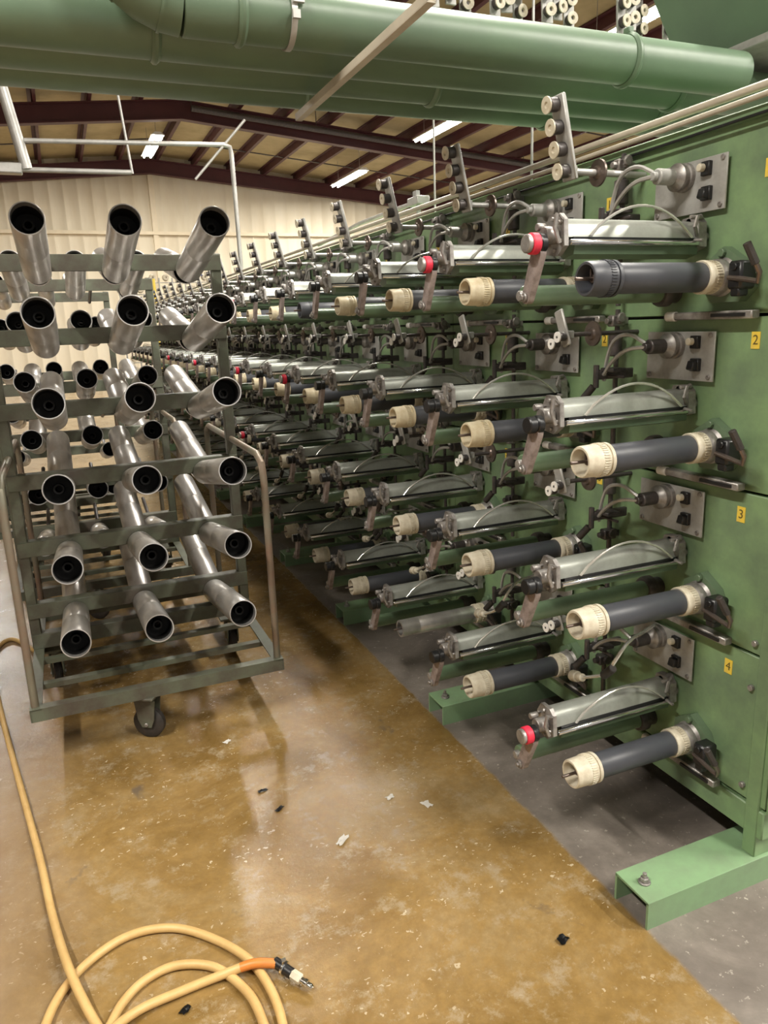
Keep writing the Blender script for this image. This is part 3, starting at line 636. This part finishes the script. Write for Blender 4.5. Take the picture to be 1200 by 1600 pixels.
# ------------------------------------------------------------------ tube cart
BARZ = [1.93, 1.63, 1.325, 1.02, 0.72, 0.43]; TXT = [-0.042, 0.266, 0.572]; TXB = [-0.082, 0.222, 0.552]
def txs(ri): return [a+(c_-a)*ri/5 for a, c_ in zip(TXT, TXB)]
TILT = math.atan2(0.1702, 0.9851)
CX0, CX1, CY0, CY1, CYM = -0.28, 0.72, 2.91, 4.25, 3.56
def cart_mesh():
    r = empty('tube_cart')
    def B(b, n, m, parent=r, lab=None): return b.build(n, m, parent, label=lab)
    b = MB()
    for x in (CX0, CX1):
        s = 1 if x == CX0 else -1
        b.box((x+0.003*s, (CY0+CY1)/2, 0.225), (0.006, CY1-CY0, 0.05)); b.box((x+0.022*s, (CY0+CY1)/2, 0.248), (0.044, CY1-CY0, 0.006))
    for y in (CY0, CY1):
        s = 1 if y == CY0 else -1
        b.box(((CX0+CX1)/2, y+0.003*s, 0.225), (CX1-CX0, 0.006, 0.05)); b.box(((CX0+CX1)/2, y+0.022*s, 0.2485), (CX1-CX0, 0.044, 0.006))
    B(b, 'base_frame', 'green_cart')
    for y in (3.16, 3.42, 3.72, 3.98, 4.08):
        b = MB(); b.box(((CX0+CX1)/2, y, 0.235), (CX1-CX0-0.02, 0.035, 0.022)); B(b, 'cross_bar', 'green_cart')
    for x in (CX0+0.02, CX1-0.02):
        B(MB().box((x, CYM, 1.11), (0.045, 0.045, 1.72), bev=0.004), 'post', 'green_cart')
    for z in BARZ+[0.285]:
        B(MB().box(((CX0+CX1)/2, CYM-0.025, z), (CX1-CX0, 0.012, 0.068), bev=0.002).box(((CX0+CX1)/2, CYM+0.0, z+0.032), (CX1-CX0, 0.05, 0.006)), 'shelf_bar', 'green_cart')
    for ri, z in enumerate(BARZ):
        for x in txs(ri):
            for s in (-1, 1):
                d = Vector((0, s*math.cos(TILT), math.sin(TILT))); p = Vector((x, CYM+s*0.0, z-0.04))
                B(MB().cyl(p, p+d*0.48, 0.012, 8), 'peg', 'dark')
    for x in (CX0+0.02, CX1-0.02):
        s = -1 if x < 0 else 1
        z = 1.13
        b = MB(); b.pipe([(x, CY0+0.03, 0.22), (x, CY0+0.03, z-0.10), (x, CY0+0.05, z-0.03), (x, CY0+0.12, z), (x, CY1-0.12, z), (x, CY1-0.05, z-0.03), (x, CY1-0.03, z-0.10), (x, CY1-0.03, 0.22)], 0.015, 10)
        B(b, 'handle_rail', 'copper')
    for (x, y, a) in ((0.15, CY0+0.06, 1.0), (0.26, CY1-0.05, 0.2), (CX0+0.08, CYM+0.1, 0), (CX1-0.08, CYM+0.1, 0)):
        R = rotZ(a)
        b = MB(); P = Vector((x, y, 0))
        b.box(P+Vector((0, 0, 0.196)), (0.12, 0.11, 0.010), rot=R, bev=0.002).cyl(P+Vector((0, 0, 0.17)), P+Vector((0, 0, 0.195)), 0.035, 16)
        for s in (-1, 1):
            q = [(-0.045, 0.175), (0.045, 0.175), (0.035, 0.09), (0.02, 0.055), (-0.02, 0.055), (-0.035, 0.09)]
            bb = MB(); bb.prism(q, 'x', s*0.026-0.003, s*0.026+0.003)
            for v in bb.bm.verts: v.co = R @ v.co + P
            me = bpy.data.meshes.new('x'); bb.bm.to_mesh(me); b.bm.from_mesh(me); bpy.data.meshes.remove(me)
        ca = B(b, 'caster', 'green_cart')
        c = P+Vector((0, 0, 0.068)); ax = R @ Vector((1, 0, 0))
        b = MB(); b.lathe(c-ax*0.019, c+ax, [(0, 0.0), (0, 0.03), (0.002, 0.058), (0.009, 0.067), (0.029, 0.067), (0.036, 0.058), (0.038, 0.03), (0.038, 0)], 28); b.build('wheel', 'rubber', ca)
        MB().cyl(c-ax*0.035, c+ax*0.035, 0.008, 8).build('axle', 'alu', ca)
    return r
def tube():
    """origin at the low end on the peg, axis +y local"""
    r = empty('steel_tube'); L = 0.335; R = 0.0555
    b = MB(); b.lathe((0, 0, 0), (0, 1, 0), [(0.0, R-0.004), (0, R-0.001), (0.002, R), (L-0.002, R), (L, R-0.001), (L, R-0.0045), (L-0.05, R-0.0048), (0.0, R-0.004)], 30)
    b.build('tube_shell', 'steel', r)
    b = MB(); b.lathe((0, L-0.12, 0), (0, L, 0), [(0, 0.0125), (0, R-0.0052), (0.085, R-0.0052), (0.085, R-0.006), (0.008, R-0.006), (0.008, 0.021), (0.045, 0.019), (0.046, 0.0125), (0.0, 0.0125)], 24)
    b.build('inner_bushing', 'bore', r, label='bushing inside the mouth, shade put into its near-black colour')
    return r
cart = cart_mesh(); tag(cart, 'green-grey wheeled cart with six racks of steel tubes, nearest to the viewer', 'cart', 'tube carts')
cart2 = copy_tree(cart); cart2.location = (-0.13, 1.52, 0); tag(cart2, 'second green-grey tube cart directly behind the near one', 'cart', 'tube carts')
cart3 = copy_tree(cart); cart3.location = (-0.30, 3.05, 0); tag(cart3, 'farthest green-grey tube cart, mostly hidden by the two before it', 'cart', 'tube carts')
tb = tube(); first = True
ROWN = ['top', 'second', 'third', 'fourth', 'fifth', 'lowest']; COLN = ['left', 'middle', 'right']
CN = ['near', 'second', 'farthest']
for ci, off in enumerate(((0, 0, 0), (-0.13, 1.52, 0), (-0.30, 3.05, 0))):
    for ri, z in enumerate(BARZ):
        for xi, x in enumerate(txs(ri)):
            for s in (-1, 1):
                if (s == 1 and ci == 1 and ri > 3) or (s == 1 and ci == 2) or (ci == 2 and xi == 2 and ri in (0, 3)): continue
                for k_ in (0, 1):
                    o = tb if first else copy_tree(tb); first = False
                    d = Vector((0, s*math.cos(TILT), math.sin(TILT)))
                    p = Vector(off)+Vector((x, CYM, z-0.04))+d*(0.047+k_*0.3365)
                    o.location = p
                    jit = random.uniform(-0.012, 0.012)
                    o.rotation_euler = (TILT, 0, 0) if s == 1 else (TILT, 0, PI)
                    o.rotation_euler.rotate_axis('Y', random.uniform(0, 6))
                    tag(o, '%s steel tube, %s peg, %s row, %s side of the %s cart' % (('inner', 'outer')[k_], COLN[xi], ROWN[ri], 'front' if s == -1 else 'rear', CN[ci]), 'steel tube', 'steel tubes on the %s cart' % CN[ci])

# ------------------------------------------------------------------ distant creel behind the machine
cr_ = empty('creel_rack', (2.2, 17.5, 0)); tag(cr_, 'pale distant creel rack full of small yarn packages, seen through the tube cart', 'creel')
b = MB()
for i in range(8): b.box((-0.85+i*0.28, 0, 1.4), (0.03, 0.04, 2.8))
b.build('uprights', 'plate', cr_)
b = MB()
for j in range(11): b.box((0.13, 0.02, 0.3+j*0.24), (2.0, 0.03, 0.02))
b.build('shelves', 'plate', cr_)
pk = MB().lathe((0, 0, 0), (0, -1, 0), [(0, 0), (0, 0.075), (0.12, 0.06), (0.12, 0.02), (0.08, 0.018), (0.08, 0)], 14).build('yarn_package', 'ivory')
for j in range(11):
    for i in range(7):
        o = pk if (i, j) == (0, 0) else pk.copy()
        if (i, j) != (0, 0): col.objects.link(o)
        o.location = (2.2-0.71+i*0.28, 17.48, 0.40+j*0.24); tag(o, 'tiny pale yarn package, %s shelf from the bottom, %s from the left, distant creel' % (['lowest']+ORD[1:] and (['lowest']+ORD[1:])[j], (['first']+ORD[1:])[i]), 'yarn package', 'yarn packages on the distant creel')
for i, x in enumerate((2.75, 3.03)):
    o = MB().box((x, 17.47, 2.94), (0.18, 0.02, 0.22)).cyl((x, 17.5, 2.802), (x, 17.49, 3.0), 0.015, 6).build('notice_board', 'blue'); tag(o, ('left' if i == 0 else 'right')+' small blue board hanging on the distant creel rack', 'board', 'blue boards on the creel')
o = MB().cyl((2.0, 17.0, 0), (2.0, 17.0, 2.75), 0.05, 10).build('yellow_post', 'yellow'); tag(o, 'thin yellow post in front of the distant creel rack', 'post')

# ------------------------------------------------------------------ hose
def floor_pt(px, py, z=0.012):
    d = fwd + rt*((px-600)/1162.7) + up*((800-py)/1162.7); t = (z-CAM_H)/d.z
    return Vector((d.x*t, d.y*t, z))
# real positions on the floor, in metres
H = [(-0.32, 4.12, .012), (-0.44, 4.36, .012), (-0.515, 4.25, .012), (-0.50, 3.9, .012), (-0.45, 3.5, .012), (-0.38, 3.05, .012), (-0.315, 2.65, .012), (-0.262, 2.32, .012), (-0.225, 2.05, .012),
     (-0.18, 1.80, .034), (-0.126, 1.629, .012), (-0.07, 1.50, .012), (0.04, 1.36, .012), (0.18, 1.32, .012), (0.27, 1.38, .012), (0.289, 1.50, .012), (0.262, 1.64, .014), (0.19, 1.76, .012), (0.088, 1.855, .012), (-0.03, 1.88, .012),
     (-0.14, 1.83, .012), (-0.215, 1.74, .012), (-0.25, 1.62, .012), (-0.24, 1.50, .012), (-0.16, 1.38, .012), (0.0, 1.27, .034), (0.15, 1.27, .034), (0.235, 1.36, .034), (0.245, 1.46, .012), (0.23, 1.56, .012), (0.17, 1.67, .012), (0.08, 1.72, .012),
     (0.0, 1.71, .012), (-0.06, 1.665, .012), (-0.10, 1.60, .012), (-0.13, 1.53, .034), (-0.14, 1.47, .034), (-0.125, 1.47, .034), (-0.10, 1.56, .034), (-0.03, 1.615, .02), (0.07, 1.632, .014), (0.17, 1.635, .016), (0.26, 1.615, .036), (0.319, 1.593, .030)]
def catmull(P, n=8):
    P = [Vector(p) for p in P]; out = []
    for i in range(len(P)-1):
        p0, p1, p2, p3 = P[max(i-1, 0)], P[i], P[i+1], P[min(i+2, len(P)-1)]
        for k_ in range(n):
            t = k_/n; out.append(0.5*((2*p1)+(-p0+p2)*t+(2*p0-5*p1+4*p2-p3)*t*t+(-p0+3*p1-3*p2+p3)*t**3))
    out.append(P[-1]); return out
pts = catmull(H)
r = empty('air_hose', (0, 1.5, 0)); tag(r, 'tan rubber air hose coiled on the floor with a metal coupling, bottom left', 'hose')
off = Vector((0, -1.5, 0))
cut = len(pts)-12
MB().pipe([p+off for p in pts[:cut+1]], 0.0118, 10).build('hose_body', 'tanhose', r)
MB().pipe([p+off for p in pts[cut:]], 0.012, 10).build('hose_end', 'orange', r, label='stained orange last stretch of hose')
e0 = pts[-1]+off; d = (Vector((0.389, 1.486, 0.016))-pts[-1]).normalized()
b = MB(); b.cyl(e0-d*0.012, e0+d*0.05, 0.0135, 14); b.build('taped_sleeve', 'black', r)
b = MB(); b.cyl(e0+d*0.018, e0+d*0.026, 0.019, 14).box(e0+d*0.022+Vector((0, 0, 0.02)), (0.012, 0.012, 0.014)); b.build('hose_clamp', 'chrome', r)
b = MB(); b.cyl(e0+d*0.048, e0+d*0.078, 0.0135, 6); b.build('hex_nut', 'ivory', r)
b = MB(); b.lathe(e0+d*0.076, e0+d, [(0, 0.008), (0.012, 0.008), (0.014, 0.0105), (0.022, 0.0105), (0.024, 0.007), (0.034, 0.008), (0.040, 0.005), (0.040, 0)], 14); b.build('coupling', 'chrome', r)

# ------------------------------------------------------------------ litter on the floor
def scrap(px, py, sx, sy, a, mat, label, cat):
    p = floor_pt(px, py, 0.0); b = MB(); n = 4
    random.seed(px)
    vs = [[b.bm.verts.new((p.x+(math.cos(a)*(i/n-.5)*sx-math.sin(a)*(j/n-.5)*sy)*(1+random.uniform(-.25, .25)), p.y+(math.sin(a)*(i/n-.5)*sx+math.cos(a)*(j/n-.5)*sy)*(1+random.uniform(-.25, .25)), 0.002+random.uniform(0, .007))) for j in range(n+1)] for i in range(n+1)]
    fs = [b.bm.faces.new((vs[i][j], vs[i+1][j], vs[i+1][j+1], vs[i][j+1])) for i in range(n) for j in range(n)]
    bmesh.ops.solidify(b.bm, geom=fs, thickness=0.0012)
    tag(b.build('paper_scrap' if mat == 'paper' else 'dirt_flake', mat), label, cat)
scrap(609, 1247, .03, .022, .3, 'paper', 'small white paper scrap, left of the larger scrap on the aisle floor', 'scrap')
scrap(667, 1258, .026, .045, .2, 'paper', 'larger white paper scrap on the brown floor toward the machine', 'scrap')
scrap(535, 1315, .05, .022, .7, 'paper', 'white paper scrap beside the bright reflection on the floor', 'scrap')
scrap(878, 1470, .03, .024, .4, 'black', 'black flake on the brown floor near the green foot beam', 'flake')
scrap(410, 1237, .035, .014, .1, 'black', 'thin dark flake just above the floor reflection', 'flake')
scrap(437, 1265, .035, .014, .6, 'black', 'dark flake in the floor reflection', 'flake')
scrap(355, 1160, .03, .02, .6, 'paper', 'pale flake on the floor right of the cart wheel', 'flake')
scrap(290, 1580, .03, .02, .6, 'black', 'dark flake inside the hose coil', 'flake')
